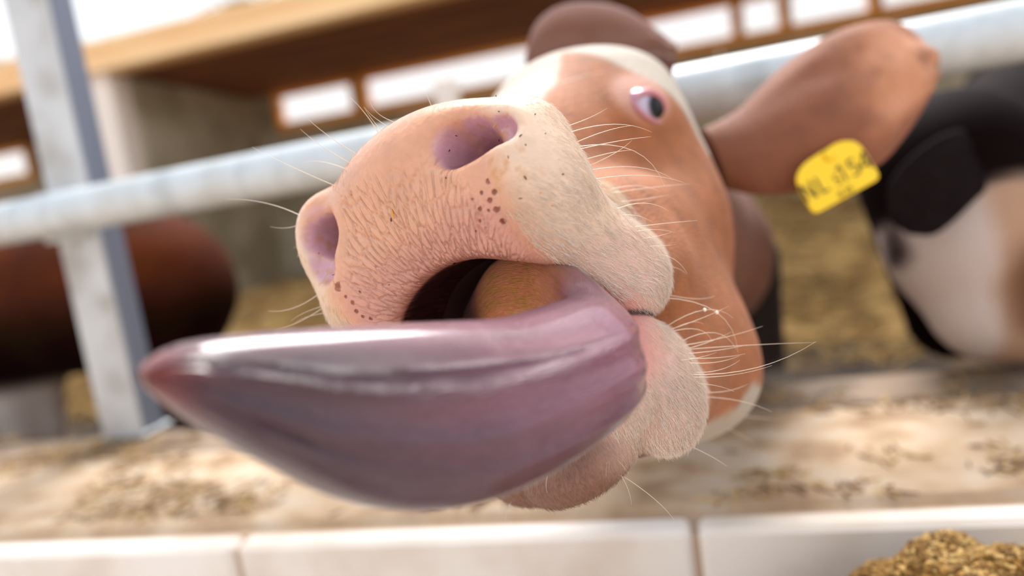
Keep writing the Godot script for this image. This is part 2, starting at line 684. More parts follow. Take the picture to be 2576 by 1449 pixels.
# ---------------------------------------------------------------- the shelter behind the pen
const ROOF_Y := 2.0
const BACK := -5.2
const FRONT := -3.75


func build_barn() -> void:
	tag(struct("floor", box(Vector3(0, 0.1, -16.0), Vector3(60, 0.2, 30.4)), M.soil), "dark trodden floor of the pen behind the feed curb", "floor")
	tag(struct("ground", box(Vector3(0, 0.2, 14.35), Vector3(60, 0.2, 30.0)), M.concrete), "pale concrete feed lane in front of the curb blocks", "ground")
	# back wall: boards below a band of small windows right under the roof
	var wall := Node3D.new()
	put(wall, "wall_back", self)
	wall.set_meta("kind", "structure")
	tag(wall, "grey boarded back wall below the band of small windows", "wall")
	var x := -8.0
	while x < 6.0:
		obj("board", box(Vector3(x + 0.35, 0.95, BACK - 0.05), Vector3(0.69, 1.5, 0.06), 0.006), M.wall, wall)
		x += 0.70
	var bays := [[-6.6, -5.72], [-3.06, -2.42], [-2.28, -0.62], [-0.50, 0.49], [0.57, 0.80], [0.88, 1.36], [1.44, 2.4], [2.5, 3.6]]
	var which := ["bright slot window in the far bay beyond the pale shelter post", "first bright slot window beside the grey partition wall", "second bright slot window, the long one behind the cow's nose", "third bright slot window, mostly behind the folded far ear", "fourth bright slot window, the narrow one above the neck rail", "fifth bright slot window above the ear with the tag", "sixth slot window, cut by the top edge beyond the tagged ear", "last slot window at the far end of the shelter"]
	var k := 1
	for b in bays:
		var w := Node3D.new()
		put(w, "window_%d" % k, self)
		w.set_meta("kind", "structure")
		tag(w, which[k - 1], "window")
		k += 1
		var cx: float = (b[0] + b[1]) / 2
		var width: float = b[1] - b[0]
		obj("sill", box(Vector3(cx, 1.725, BACK), Vector3(width + 0.1, 0.07, 0.09)), M.frame, w)
		obj("head", box(Vector3(cx, 1.985, BACK), Vector3(width + 0.1, 0.03, 0.09)), M.frame, w)
		for e in 2:
			obj("jamb", box(Vector3(b[e] + (0.025 if e else -0.025), 1.865, BACK), Vector3(0.05, 0.21, 0.09)), M.frame, w)
		obj("pane", box(Vector3(cx, 1.865, BACK), Vector3(width, 0.21, 0.006), 0.001), M.pane, w)
	var fills := [[-9.0, -6.65], [-5.67, -3.11], [-2.37, -2.33], [3.65, 6.0]]
	for f in fills:
		obj("board", box(Vector3((f[0] + f[1]) / 2, 1.845, BACK - 0.04), Vector3(f[1] - f[0], 0.31, 0.06)), M.wall, wall)
	tag(struct("wall_left", box(Vector3(-3.30, 1.09, (BACK + FRONT) / 2), Vector3(0.08, 1.78, FRONT - BACK - 0.12), 0.004), M.wall), "grey partition wall under the shelter roof beside the pale post", "wall")
	tag(struct("ceiling", box(Vector3(-1.0, ROOF_Y + 0.03, (BACK + FRONT) / 2), Vector3(16, 0.06, FRONT - BACK + 0.1)), M.soffit), "dark brown boarded underside of the low shelter roof", "ceiling")
	var beam := thing("roof_beam", "long pale timber beam along the front edge of the low shelter roof", "beam")
	obj("timber", box(Vector3(-1.0, ROOF_Y + 0.09, FRONT + 0.06), Vector3(16, 0.20, 0.10), 0.012), M.timber, beam)
	obj("fillet", box(Vector3(-1.0, ROOF_Y + 0.02, FRONT + 0.13), Vector3(16, 0.05, 0.03), 0.006), M.timber, beam)
	var post := thing("shelter_post", "pale whitewashed timber post carrying the shelter beam beside the grey wall", "post", Vector3(-3.39, 0.2, FRONT))
	obj("shaft", box(Vector3(0, 0.88, 0.02), Vector3(0.22, 1.76, 0.16), 0.012), M.pale_post, post)
	obj("head_plate", box(Vector3(0, 1.775, 0.02), Vector3(0.24, 0.03, 0.18), 0.004), M.pale_post, post)
	var strut := thing("white_stanchion", "white upright stanchion in the pen in front of the small bright windows", "post", Vector3(-0.727, 0.2, -2.31))
	obj("shaft", box(Vector3(0, 0.56, 0), Vector3(0.080, 1.10, 0.055), 0.012), M.pale_post, strut)
	obj("foot_plate", box(Vector3(0, 0.005, 0), Vector3(0.15, 0.01, 0.12), 0.004), M.zinc, strut)


# ---------------------------------------------------------------- feed fence
func build_fence() -> void:
	var rail := thing("neck_rail", "galvanised steel neck rail running along the feed fence above the cows", "rail", Vector3(0, 0.9665, -0.98))
	rail.rotation.z = deg_to_rad(0.8)
	var pts := PackedVector3Array([Vector3(-3.2, 0, 0), Vector3(-3.195, 0, 0), Vector3(1.795, 0, 0), Vector3(1.8, 0, 0)])
	obj("pipe", tube(pts, PackedFloat32Array([0.034, 0.037, 0.037, 0.034]), 40), M.zinc, rail)
	for x in [-1.075, 1.3, -2.6]:
		var st := SurfaceTool.new()
		st.begin(Mesh.PRIMITIVE_TRIANGLES)
		add_box(st, Vector3(x, 0, -0.040), Vector3(0.10, 0.09, 0.010), Basis.IDENTITY, 0.003)
		obj("bracket", st.commit(), M.zinc, rail)
	fence_post(Vector3(-1.075, 0.52, -1.045), "galvanised fence post standing on the concrete curb beside the red brown cow")
	fence_post(Vector3(1.3, 0.52, -1.045), "galvanised fence post on the concrete curb beyond the black cow")
	fence_post(Vector3(-2.6, 0.52, -1.045), "far galvanised fence post on the concrete curb behind the lying cow")
	# the curb: a dusty ledge and, in front of it, a row of pale blocks
	var curb := thing("feed_curb", "concrete feed curb of pale blocks with a dusty ledge strewn with feed", "curb", Vector3(0, 0.2, -0.9))
	curb.rotation.y = deg_to_rad(1.5)
	obj("ledge", box(Vector3(-0.6, 0.16, 0.068), Vector3(7.0, 0.32, 0.284), 0.010), M.ledge, curb)
	obj("rear_ledge", box(Vector3(-0.6, 0.158, -0.147), Vector3(7.0, 0.316, 0.144), 0.012), M.damp, curb)
	obj("mortar", box(Vector3(-0.6, 0.155, 0.214), Vector3(7.0, 0.31, 0.012), 0.002), M.gap, curb)
	obj("joint_filling", box(Vector3(-0.6, 0.154, 0.233), Vector3(4.5, 0.308, 0.026), 0.002), M.gap, curb)
	for i in 9:
		obj("concrete_block", box(Vector3(-0.027 - 0.259 + (i - 5) * 0.518, 0.158, 0.236), Vector3(0.510, 0.316, 0.032), 0.006), M.block, curb)


func fence_post(at: Vector3, label: String) -> void:
	var p := thing("fence_post", label, "post", at, "galvanised posts of the feed fence")
	obj("front_plate", box(Vector3(0, 0.46, 0.0), Vector3(0.092, 0.92, 0.010), 0.003), M.post, p)
	obj("tube", box(Vector3(0.003, 0.46, -0.035), Vector3(0.082, 0.92, 0.056), 0.006), M.steel, p)
	obj("foot_plate", box(Vector3(0, 0.004, -0.035), Vector3(0.10, 0.008, 0.08), 0.002), M.zinc, p)


# ---------------------------------------------------------------- straw, feed, grain
func sticks(called: String, parent: Node, count: int, place: Callable, tint: Callable, shape: Mesh) -> void:
	var mm := MultiMesh.new()
	mm.transform_format = MultiMesh.TRANSFORM_3D
	mm.use_colors = true
	mm.mesh = shape
	mm.instance_count = count
	for i in count:
		mm.set_instance_transform(i, place.call(i))
		mm.set_instance_color(i, tint.call(i))
	var o := MultiMeshInstance3D.new()
	o.multimesh = mm
	o.material_override = M.bits
	o.set_meta("kind", "stuff")
	put(o, called, parent)
	if parent == self:
		o.set_meta("label", called)


func straw_shape() -> Mesh:
	return box(Vector3.ZERO, Vector3(1.0, 0.04, 0.03), 0.004)


func mound(from: Vector2, to: Vector2, steps: Vector2i, height: Callable) -> ArrayMesh:
	var v := PackedVector3Array()
	var idx := PackedInt32Array()
	for j in steps.y + 1:
		for i in steps.x + 1:
			var x := lerpf(from.x, to.x, float(i) / steps.x)
			var z := lerpf(from.y, to.y, float(j) / steps.y)
			v.append(Vector3(x, height.call(x, z), z))
	for j in steps.y:
		for i in steps.x:
			var a := j * (steps.x + 1) + i
			var c := a + steps.x + 1
			idx.append_array([a, a + 1, c + 1, a, c + 1, c])
	return surface(v, idx)


func bed_height(x: float, z: float) -> float:
	var t := smoothstep(-2.45, -3.3, z)
	return 0.20 + 0.02 * sin(x * 3.1 + z) + t * (0.36 + 0.10 * sin(x * 1.3 + 2.0) + 0.05 * sin(x * 4.1 + z * 3.0))


const HEAP := Vector3(0.172, 0.3, -0.52)


func heap_height(x: float, z: float) -> float:
	var d := Vector2(x - HEAP.x, (z - HEAP.z) * 1.3).length()
	var e := exp(-pow(d / 0.19, 2.0))
	return 0.290 + 0.276 * e + 0.006 * e * sin(x * 90.0 + sin(z * 70.0) * 2.0)


func build_litter() -> void:
	var rng := RandomNumberGenerator.new()
	rng.seed = 31
	var bed := obj("straw_bedding", mound(Vector2(-3.25, -5.14), Vector2(4.5, -2.40), Vector2i(70, 30), bed_height), M.straw_bed)
	tag(bed, "deep golden straw bedding heaped along the back wall behind the licking cow", "straw")
	bed.set_meta("kind", "stuff")
	var far := obj("straw_bedding", mound(Vector2(-7.5, -5.14), Vector2(-3.52, -2.40), Vector2i(40, 24), bed_height), M.straw_bed)
	tag(far, "golden straw bedding in the far bay beyond the pale shelter post", "straw")
	far.set_meta("kind", "stuff")
	var gold := [Color(0.76, 0.60, 0.34), Color(0.86, 0.70, 0.44), Color(0.62, 0.47, 0.25), Color(0.92, 0.78, 0.52)]
	var tint := func(_i: int) -> Color: return lin(gold[rng.randi() % 4] * rng.randf_range(0.75, 1.1))
	var lie := func(p: Vector3, long: float) -> Transform3D:
		return Transform3D(Basis.from_euler(Vector3(rng.randf_range(-0.5, 0.5), rng.randf() * TAU, rng.randf_range(-0.4, 0.4))).scaled_local(Vector3(long, rng.randf_range(0.10, 0.2), rng.randf_range(0.10, 0.2))), p)
	var on_bed := func(_i: int) -> Transform3D:
		var x := rng.randf_range(-5.5, 3.0)
		var z := lerpf(-2.3, -5.0, pow(rng.randf(), 1.6))
		return lie.call(Vector3(x, bed_height(x, z) + 0.012, z), rng.randf_range(0.06, 0.2))
	sticks("loose_straw", self, 9000, on_bed, tint, straw_shape())
	tag(get_node("loose_straw"), "loose golden straw stalks strewn over the bedding in the pen", "straw")
	var on_roof := func(i: int) -> Transform3D:
		var x := rng.randf_range(-4.5, 1.5)
		var d := rng.randf()
		return lie.call(Vector3(x, ROOF_Y + 0.16 + d * d * (0.05 + 0.05 * sin(x * 2.3) + 0.04 * sin(x * 7.0)), rng.randf_range(FRONT - 0.35, FRONT + 0.02)), rng.randf_range(0.08, 0.25))
	sticks("roof_straw", self, 5000, on_roof, tint, straw_shape())
	tag(get_node("roof_straw"), "straw lying along the top of the shelter beam against the bright sky", "straw")
	var drift := FastNoiseLite.new()
	drift.seed = 17
	drift.frequency = 3.0
	var on_curb := func(_i: int) -> Transform3D:
		var q := Vector3.ZERO
		for k in 30:
			q = Vector3(rng.randf_range(-1.8, 0.9), 0.5215, rng.randf_range(-0.70, -1.10))
			if drift.get_noise_2d(q.x, q.z * 1.6) > rng.randf_range(-0.05, 0.35):
				break
		return Transform3D(Basis.from_euler(Vector3(0, rng.randf() * TAU, rng.randf_range(-0.15, 0.15))).scaled_local(Vector3(rng.randf_range(0.005, 0.03), 0.05, 0.06)), q)
	var dust := [Color(0.78, 0.63, 0.42), Color(0.64, 0.50, 0.35), Color(0.86, 0.72, 0.46), Color(0.58, 0.44, 0.32)]
	var dull := func(_i: int) -> Color: return lin(dust[rng.randi() % 4] * rng.randf_range(0.8, 1.1))
	sticks("spilled_feed", self, 2600, on_curb, dull, straw_shape())
	tag(get_node("spilled_feed"), "chopped straw and spilled feed strewn over the curb ledge", "feed")
	var heap := thing("feed_heap", "heap of brown ground feed against the pale curb blocks", "feed", Vector3.ZERO)
	var body := obj("heap_body", mound(Vector2(HEAP.x - 0.42, -0.585), Vector2(HEAP.x + 0.5, -0.16), Vector2i(110, 50), heap_height), M.feed, heap)
	body.set_meta("kind", "stuff")
	var brown := [Color(0.68, 0.50, 0.24), Color(0.80, 0.62, 0.34), Color(0.54, 0.38, 0.17), Color(0.86, 0.71, 0.43)]
	var on_heap := func(_i: int) -> Transform3D:
		var x := HEAP.x + rng.randfn(0, 0.15)
		var z := clampf(HEAP.z + rng.randfn(0.04, 0.1), -0.585, -0.2)
		return Transform3D(Basis.from_euler(Vector3(rng.randf() * TAU, rng.randf() * TAU, 0)).scaled_local(Vector3(0.0045, 0.06, 0.09) * rng.randf_range(0.6, 1.4)), Vector3(x, heap_height(x, z) + 0.001, z))
	var earth := func(_i: int) -> Color: return lin(brown[rng.randi() % 4] * rng.randf_range(0.8, 1.1))
	sticks("grain", heap, 14000, on_heap, earth, straw_shape())


# ---------------------------------------------------------------- the licking cow
const CREAM := Color(0.79, 0.735, 0.67)
const BROWN := Color(0.69, 0.41, 0.23)
const DARK := Color(0.40, 0.21, 0.125)
const SPOT := Vector3(82, -92, -482)        # a pale patch on the neck
var spots := FastNoiseLite.new()
var head: Clay


func mouth_room(p: Vector3) -> float:
	return ((p - Vector3(0, -118, -28)) / Vector3(64, 68, 80)).length()


func nostril(p: Vector3) -> float:       # distance to the middle of the nearer nostril's slit
	var g: Array = head.groups[0]
	var d := 1e6
	for k in 5:
		d = minf(d, g[g.size() - 5 + k].dist(p))
	return d


func is_cream(p: Vector3) -> float:
	var n := spots.get_noise_3dv(p * 0.9) * 9.0
	var x := absf(p.x)
	var c := smoothstep(-104.0, -92.0, p.z + n * 0.6)
	c = maxf(c, (1.0 - smoothstep(42.0, 46.0, x + n * 0.3)) * smoothstep(10.0, 30.0, p.y + n))
	var zb := lerpf(-322.0, -284.0, smoothstep(-40.0, 50.0, p.y))                      # white poll, running down behind the eye
	c = maxf(c, smoothstep(zb, zb - 6.0, p.z + n * 0.3) * smoothstep(-52.0, -40.0, p.y) * smoothstep(-390.0, -370.0, p.z - 34.0 * smoothstep(60.0, 20.0, p.y)))
	c = maxf(c, smoothstep(-214.0, -222.0, p.y + n) * smoothstep(-300.0, -270.0, p.z))
	return clampf(c, 0.0, 1.0)


func coat_colour(p: Vector3) -> Color:
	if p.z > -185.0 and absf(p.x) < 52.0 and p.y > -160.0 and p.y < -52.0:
		return Color(0.20, 0.08, 0.07)                    # the back of the mouth, maroon with its shade painted in
	var n := spots.get_noise_3dv(p * 2.2)
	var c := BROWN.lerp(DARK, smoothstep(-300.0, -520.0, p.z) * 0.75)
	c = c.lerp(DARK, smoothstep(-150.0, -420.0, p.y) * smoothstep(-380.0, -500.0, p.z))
	c = c * (1.0 + 0.14 * n)
	c = c.lerp(CREAM * (1.0 + 0.03 * n), is_cream(p))
	var w := skull * (p * 0.001)
	if w.z < -0.9:
		c = c.lerp(Color(0.16, 0.075, 0.055), smoothstep(0.80, 0.66, w.y) * smoothstep(-1.05, -1.25, w.z))  # shadow on chest and forelegs is put into the coat colour
		c = c.lerp(CREAM, smoothstep(34.0, 14.0, p.distance_to(SPOT)) + smoothstep(0.50, 0.47, w.y))
	var eye := Vector3(absf(p.x), p.y, p.z).distance_to(Vector3(90, 24, -270))
	return c.lerp(Color(0.90, 0.68, 0.62), smoothstep(34.0, 20.0, eye) * 0.8)


# skin that shows under the thin white hair of the muzzle, lips and chin
func skin_colour(p: Vector3) -> Color:
	var x := absf(p.x)
	var n := spots.get_noise_3dv(p * 2.0)
	var n2 := spots.get_noise_3dv(p * 6.0 + Vector3.ONE * 300.0)
	var peach := Color(0.95, 0.69, 0.54)
	var c := peach
	var lip := smoothstep(-18.0, -44.0, p.y) * (1.0 - smoothstep(50.0, 62.0, x))
	c = c.lerp(Color(0.93, 0.66, 0.575), lip)                                              # the cobbled planum is pinker
	c = c.lerp(Color(1.0, 0.87, 0.76), smoothstep(54.0, 74.0, x) * smoothstep(-112.0, -92.0, p.y))   # creamy sides
	c = c.lerp(Color(0.96, 0.78, 0.71), smoothstep(-66.0, -84.0, p.y))
	if p.y > -112.0:
		c = c.lerp(Color(0.78, 0.50, 0.44), smoothstep(1.16, 1.04, mouth_room(p)) * 0.6)
	if p.y < -104.0 and p.z > -112.0:                                                     # lower lip and chin
		c = Color(0.95, 0.77, 0.71).lerp(Color(0.93, 0.60, 0.56), smoothstep(1.34, 1.02, mouth_room(p)) * smoothstep(-158.0, -144.0, p.y))
		c = c.lerp(Color(0.44, 0.27, 0.21), smoothstep(-156.0, -172.0, p.y + n * 6.0) * smoothstep(50.0, 24.0, p.x))  # brown underside of the chin, its shading mixed into the colour
		c = c.lerp(Color(0.80, 0.62, 0.55), smoothstep(-158.0, -172.0, p.y) * 0.5)
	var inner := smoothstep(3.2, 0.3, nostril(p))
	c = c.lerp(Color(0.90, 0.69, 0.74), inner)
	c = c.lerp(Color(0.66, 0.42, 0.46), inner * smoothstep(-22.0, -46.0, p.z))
	c = c * (1.0 + 0.05 * n + 0.04 * n2)
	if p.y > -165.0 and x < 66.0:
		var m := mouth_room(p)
		c = c.lerp(Color(0.20, 0.08, 0.07), smoothstep(1.045, 1.015, m - 0.09 * smoothstep(-30.0, -50.0, p.z)) if p.y > -108.0 else smoothstep(0.90, 0.78, m))  # inside of the mouth: maroon, with its shadow put into the colour
	if p.y < -98.0 and p.y > -134.0 and p.z < -20.0:                                       # the line where the lips meet, the shade of the crease painted on
		var meet := maxf(absf(head.at(p, [head.groups[0], [], []])), absf(head.at(p, [[], head.groups[1], []])))
		c = c.lerp(Color(0.24, 0.11, 0.09), smoothstep(3.4, 0.6, meet))
	# feed dust on the side of the muzzle
	var dust := smoothstep(0.12, 0.5, n2 + 0.3 * n) * smoothstep(44.0, 58.0, x) * smoothstep(88.0, 70.0, x) * smoothstep(-60.0, -30.0, p.y) * smoothstep(16.0, 0.0, p.y)
	c = c.lerp(Color(0.80, 0.55, 0.32), dust * 0.45)
	return c


func bare(p: Vector3) -> float:              # 1 on the hairless wet muzzle
	var x := absf(p.x)
	var edge := 57.0 + 14.0 * smoothstep(-26.0, -2.0, p.y) + spots.get_noise_3dv(p * 3.0) * 3.0
	var w := (1.0 - smoothstep(edge - 2.0, edge + 3.0, x)) * smoothstep(-62.0, -40.0, p.z)
	return w * smoothstep(-92.0, -80.0, p.y) if p.y > -112 else 0.0


func hair_amount(p: Vector3) -> float:
	if p.z < -112.0 or mouth_room(p) < (1.03 + 0.10 * smoothstep(-30.0, -50.0, p.z) if p.y > -108.0 else 0.97) and p.y > -160.0:
		return 0.0
	if p.y < -108.0:
		if p.y < -156.0 and p.x < 44.0:
			return 0.6
		return 0.12 + 0.88 * maxf(smoothstep(1.08, 1.36, mouth_room(p)), smoothstep(-140.0, -156.0, p.y))
	return clampf(1.0 - bare(p), 0.0, 1.0) * smoothstep(30.0, 20.0, p.y) * lerpf(0.16, 1.0, maxf(smoothstep(-20.0, -50.0, p.y), smoothstep(78.0, 94.0, absf(p.x)))) * smoothstep(2.0, 8.0, nostril(p))


func hair_flow(p: Vector3) -> Vector3:
	var s := signf(p.x)
	if p.y < -108.0:
		return Vector3(-0.2 + 0.35 * s * smoothstep(-150.0, -120.0, p.y), -1.0, -0.25)
	var out := smoothstep(40.0, 88.0, absf(p.x)) * lerpf(1.0, 0.55, smoothstep(-30.0, -80.0, p.y))
	return Vector3(s * out * 0.9, -0.95 + 0.5 * smoothstep(-30.0, 10.0, p.y), -0.45)


func cow_clay() -> Clay:
	var V := func(x: float, y: float, z: float) -> Vector3: return Vector3(x, y, z)
	var up := [
		limb(1, 0, false, V.call(0, -16, -70), V.call(0, 30, -300), 40, 72),          # nose bone
		lump(1, 40, false, V.call(0, 42, -345), V.call(104, 70, 80)),                 # forehead
		lump(1, 26, true, V.call(66, 10, -300), V.call(32, 32, 44)),                  # eye socket
		limb(1, 36, true, V.call(46, -60, -100), V.call(48, -75, -300), 32, 44),      # cheek
		lump(1, 24, false, V.call(0, -12, -52), V.call(80, 36, 52)),                  # muzzle
		lump(1, 16, true, V.call(58, -9, -34), V.call(30, 24, 34)),                   # wing of the nostril
		limb(1, 22, true, V.call(53, -46, -36), V.call(66, -99, -66), 33, 24),        # upper lip
		lump(1, 16, true, V.call(52, -38, -24), V.call(36, 34, 32)),
		limb(1, 20, true, V.call(62, -96, -70), V.call(54, -98, -150), 25, 28),      # lip running back to its corner
		lump(1, 22, false, V.call(0, -28, -30), V.call(60, 30, 36)),
		lump(1, 18, false, V.call(0, 9, -30), V.call(56, 28, 34)),                    # top of the nose
		lump(-1, 9, false, V.call(0, -118, -28), V.call(64, 68, 80)),                 # the open mouth
		lump(1, 40, true, V.call(42, -124, -215), V.call(40, 60, 84)),                 # the fleshy side of the jaw
		lump(1, 16, false, V.call(-62, 2, -26), V.call(21, 28, 28)),                   # the far nostril is flared wide
		lump(-1, 16, false, V.call(57, 13, 11), V.call(22, 11, 13)),
		limb(-1, 9, false, V.call(42, 3, 6), V.call(67, -7, -9), 11, 8),              # nostril slit
		limb(-1, 7, false, V.call(54, 4, 2), V.call(48, -15, -30), 12, 11),           # and its depth
		limb(-1, 7, false, V.call(44, 5, 3), V.call(42, -11, -24), 11, 10),
		limb(-1, 8, false, V.call(-52, 17, 4), V.call(-62, -14, 4), 10, 9),           # the far nostril
		limb(-1, 7, false, V.call(-56, 2, 0), V.call(-46, -10, -42), 12, 12),
	]
	var low := [
		limb(1, 40, false, V.call(36, -168, -80), V.call(28, -190, -222), 32, 41),
		limb(1, 40, false, V.call(-24, -168, -80), V.call(-28, -190, -225), 32, 42),
		limb(1, 60, true, V.call(26, -190, -235), V.call(34, -118, -330), 39, 38),
		lump(1, 5, false, V.call(10, -175, -30), V.call(38, 21, 34), Vector3(0, 0, 8)),     # chin
		lump(1, 5, false, V.call(50, -159, -67), V.call(28, 42, 40)),                 # the loose lip at its sides
		lump(1, 5, false, V.call(-40, -159, -62), V.call(28, 41, 40)),
		lump(1, 12, false, V.call(4, -150, -34), V.call(34, 26, 30)),
		limb(1, 4, false, V.call(54, -132, -54), V.call(43, -152, -27), 22, 22),      # rim of the lower lip
		limb(1, 4, false, V.call(-43, -131, -53), V.call(-32, -151, -28), 22, 20),
	]
	var into := skull.affine_inverse()
	var W := func(x: float, y: float, z: float) -> Vector3: return (into * Vector3(x, y, z)) * 1000.0
	var body := [
		limb(1, 0, false, V.call(0, -40, -350), W.call(0.0, 0.735, -1.10), 96, 118),
		limb(1, 60, false, W.call(0.0, 0.735, -1.10), W.call(-0.05, 0.68, -1.45), 118, 185),
		limb(1, 90, false, W.call(-0.05, 0.67, -1.5), W.call(-0.15, 0.66, -2.15), 205, 215),
		limb(1, 50, false, W.call(0.10, 0.68, -1.36), W.call(0.115, 0.45, -1.33), 72, 46),     # forelegs
		limb(1, 25, false, W.call(0.115, 0.45, -1.33), W.call(0.11, 0.22, -1.36), 44, 34),
		limb(1, 50, false, W.call(-0.17, 0.68, -1.42), W.call(-0.19, 0.45, -1.44), 72, 44),
		limb(1, 25, false, W.call(-0.19, 0.45, -1.44), W.call(-0.19, 0.22, -1.46), 40, 34),
		limb(1, 60, false, W.call(0.0, 0.64, -2.18), W.call(0.02, 0.46, -2.12), 110, 60),      # hind legs
		limb(1, 25, false, W.call(0.02, 0.46, -2.12), W.call(0.02, 0.40, -2.26), 52, 40),
		limb(1, 25, false, W.call(0.02, 0.40, -2.26), W.call(0.02, 0.22, -2.22), 38, 34),
		limb(1, 60, false, W.call(-0.28, 0.64, -2.18), W.call(-0.30, 0.46, -2.12), 110, 60),
		limb(1, 25, false, W.call(-0.30, 0.46, -2.12), W.call(-0.30, 0.40, -2.26), 52, 40),
		limb(1, 25, false, W.call(-0.30, 0.40, -2.26), W.call(-0.30, 0.22, -2.22), 38, 34),
		limb(1, 20, false, W.call(-0.14, 0.80, -2.34), W.call(-0.15, 0.45, -2.42), 26, 18),    # tail
	]
	var c := Clay.new()
	c.groups = [up, low, body]
	c.joints = [0.0, -1.0, 60.0]
	return c


func to_cow(v: PackedVector3Array, frame: Transform3D) -> PackedVector3Array:
	var out := PackedVector3Array()
	out.resize(v.size())
	for i in v.size():
		out[i] = frame * (v[i] * 0.001)
	return out


func build_licking_cow() -> void:
	spots.seed = 12
	spots.frequency = 0.02
	spots.fractal_octaves = 3
	var root := thing("cow", "brown and white cow with a cream muzzle stretching its tongue out under the rail", "cow", Vector3(-0.1, 0.2, -1.6))
	var frame := Transform3D(Basis.IDENTITY, -root.position) * skull
	head = cow_clay()
	var hide := ArrayMesh.new()
	# muzzle and chin, finely meshed
	head.mesh(Vector3(-112, -214, -112), Vector3(112, 56, 30), FINE)
	var fine := head.v
	var fidx := head.idx
	var col := PackedColorArray()
	var uv := PackedVector2Array()
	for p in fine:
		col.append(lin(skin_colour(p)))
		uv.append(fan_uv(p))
	var wet := PackedInt32Array()
	var dry := PackedInt32Array()
	for t in range(0, fidx.size(), 3):
		var p := fine[fidx[t]]
		var into := wet if bare(p) > 0.5 or nostril(p) < 2.0 else dry
		into.append(fidx[t])
		into.append(fidx[t + 1])
		into.append(fidx[t + 2])
	var at := to_cow(fine, frame)
	var nor := smooth_normals(at, fidx)
	surface(at, wet, nor, col, uv, hide)
	surface(at, dry, nor, col, uv, hide)
	# face, then neck and body, ever coarser
	for part in [[Vector3(-130, -262, -470), Vector3(130, 130, -109), 4.5], [Vector3(-420, -640, -2260), Vector3(620, 210, -455), 18.0]]:
		head.mesh(part[0], part[1], part[2])
		var c2 := PackedColorArray()
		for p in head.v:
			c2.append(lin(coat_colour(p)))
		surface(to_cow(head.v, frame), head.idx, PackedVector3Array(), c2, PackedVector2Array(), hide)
	var body := obj("body", hide, null, root)
	body.set_surface_override_material(0, M.muzzle)
	body.set_surface_override_material(1, M.skin)
	body.set_surface_override_material(2, M.coat)
	body.set_surface_override_material(3, M.coat)
	grow_hair(root, fine, fidx, nor, frame)
	grow_whiskers(root, frame)
	add_tongue(root)
	add_eye(root, 1.0, frame)
	add_eye(root, -1.0, frame)
	add_ears(root)
	add_specks(root, frame)


const FINE := 1.7
const HAIRS := 1.5          # per square millimetre


func hair_shape() -> Mesh:
	var v := PackedVector3Array()
	var idx := PackedInt32Array()
	for i in 4:
		var t := i / 3.0
		for k in 3:
			var a := TAU * k / 3.0
			var r := 0.019 * (1.0 - 0.75 * t)
			v.append(Vector3(cos(a) * r, t, sin(a) * r + 0.22 * t * t))
	for i in 3:
		for k in 3:
			var a := i * 3 + k
			var b := i * 3 + (k + 1) % 3
			idx.append_array([a, b + 3, b, a, a + 3, b + 3])
	return surface(v, outwards(v, idx))


func grow_hair(root: Node, v: PackedVector3Array, idx: PackedInt32Array, nor: PackedVector3Array, frame: Transform3D) -> void:
	var rng := RandomNumberGenerator.new()
	rng.seed = 77
	var where: Array[Transform3D] = []
	var tint := PackedColorArray()
	for t in range(0, idx.size(), 3):
		var a := v[idx[t]]
		var amount := hair_amount(a)
		if amount < 0.02:
			continue
		var b := v[idx[t + 1]]
		var c := v[idx[t + 2]]
		var area := (b - a).cross(c - a).length() / 2.0
		var n := (nor[idx[t]] + nor[idx[t + 1]] + nor[idx[t + 2]]).normalized()
		var nl := skull.basis.transposed() * n
		var count := area * HAIRS * amount
		var m := int(count) + (1 if rng.randf() < count - int(count) else 0)
		var flow := hair_flow(a)
		flow = (flow - nl * flow.dot(nl)).normalized()
		var low := a.y < -108.0
		for i in m:
			var u := rng.randf()
			var w := rng.randf()
			if u + w > 1.0:
				u = 1.0 - u
				w = 1.0 - w
			var p := a + (b - a) * u + (c - a) * w
			var jit := Vector3(rng.randfn(0, 0.13), rng.randfn(0, 0.13), rng.randfn(0, 0.13))
			var clump := spots.get_noise_3dv(p * 9.0) * 0.5
			var lift := (0.34 if low else 0.16) + rng.randf() * 0.2
			var d := (flow + jit + flow.cross(nl) * clump + nl * lift).normalized()
			var long := rng.randf_range(4.0, 8.5) * lerpf(0.5, 1.0, amount) * (0.9 if low else 1.0)
			var z := (-nl - d * (-nl).dot(d)).normalized()
			where.append(Transform3D(Basis(d.cross(z) * long, d * long, z * long), p - nl * 0.4))
			var s := rng.randf()
			var shade := Color(1.0, 0.92, 0.84).lerp(Color(1.0, 0.96, 0.92), s)
			if low:
				shade = shade.lerp(Color(0.50, 0.34, 0.27), 0.85 * smoothstep(-156.0, -174.0, p.y) * smoothstep(50.0, 22.0, p.x))
			elif p.y > -70.0:
				shade = shade.lerp(Color(0.98, 0.84, 0.68), 0.6 * smoothstep(-70.0, -40.0, p.y) * smoothstep(86.0, 66.0, absf(p.x)))
			tint.append(lin(shade * rng.randf_range(0.90, 1.03)) * 1.3)
	var mm := MultiMesh.new()
	mm.transform_format = MultiMesh.TRANSFORM_3D
	mm.use_colors = true
	mm.mesh = hair_shape()
	mm.instance_count = where.size()
	for i in where.size():
		var q := where[i]
		mm.set_instance_transform(i, Transform3D(frame.basis * q.basis * Basis.from_scale(Vector3.ONE * 0.001), frame * (q.origin * 0.001)))
		mm.set_instance_color(i, tint[i])
	var o := MultiMeshInstance3D.new()
	o.multimesh = mm
	o.material_override = M.hair
	o.set_meta("kind", "stuff")
	put(o, "hair", root)


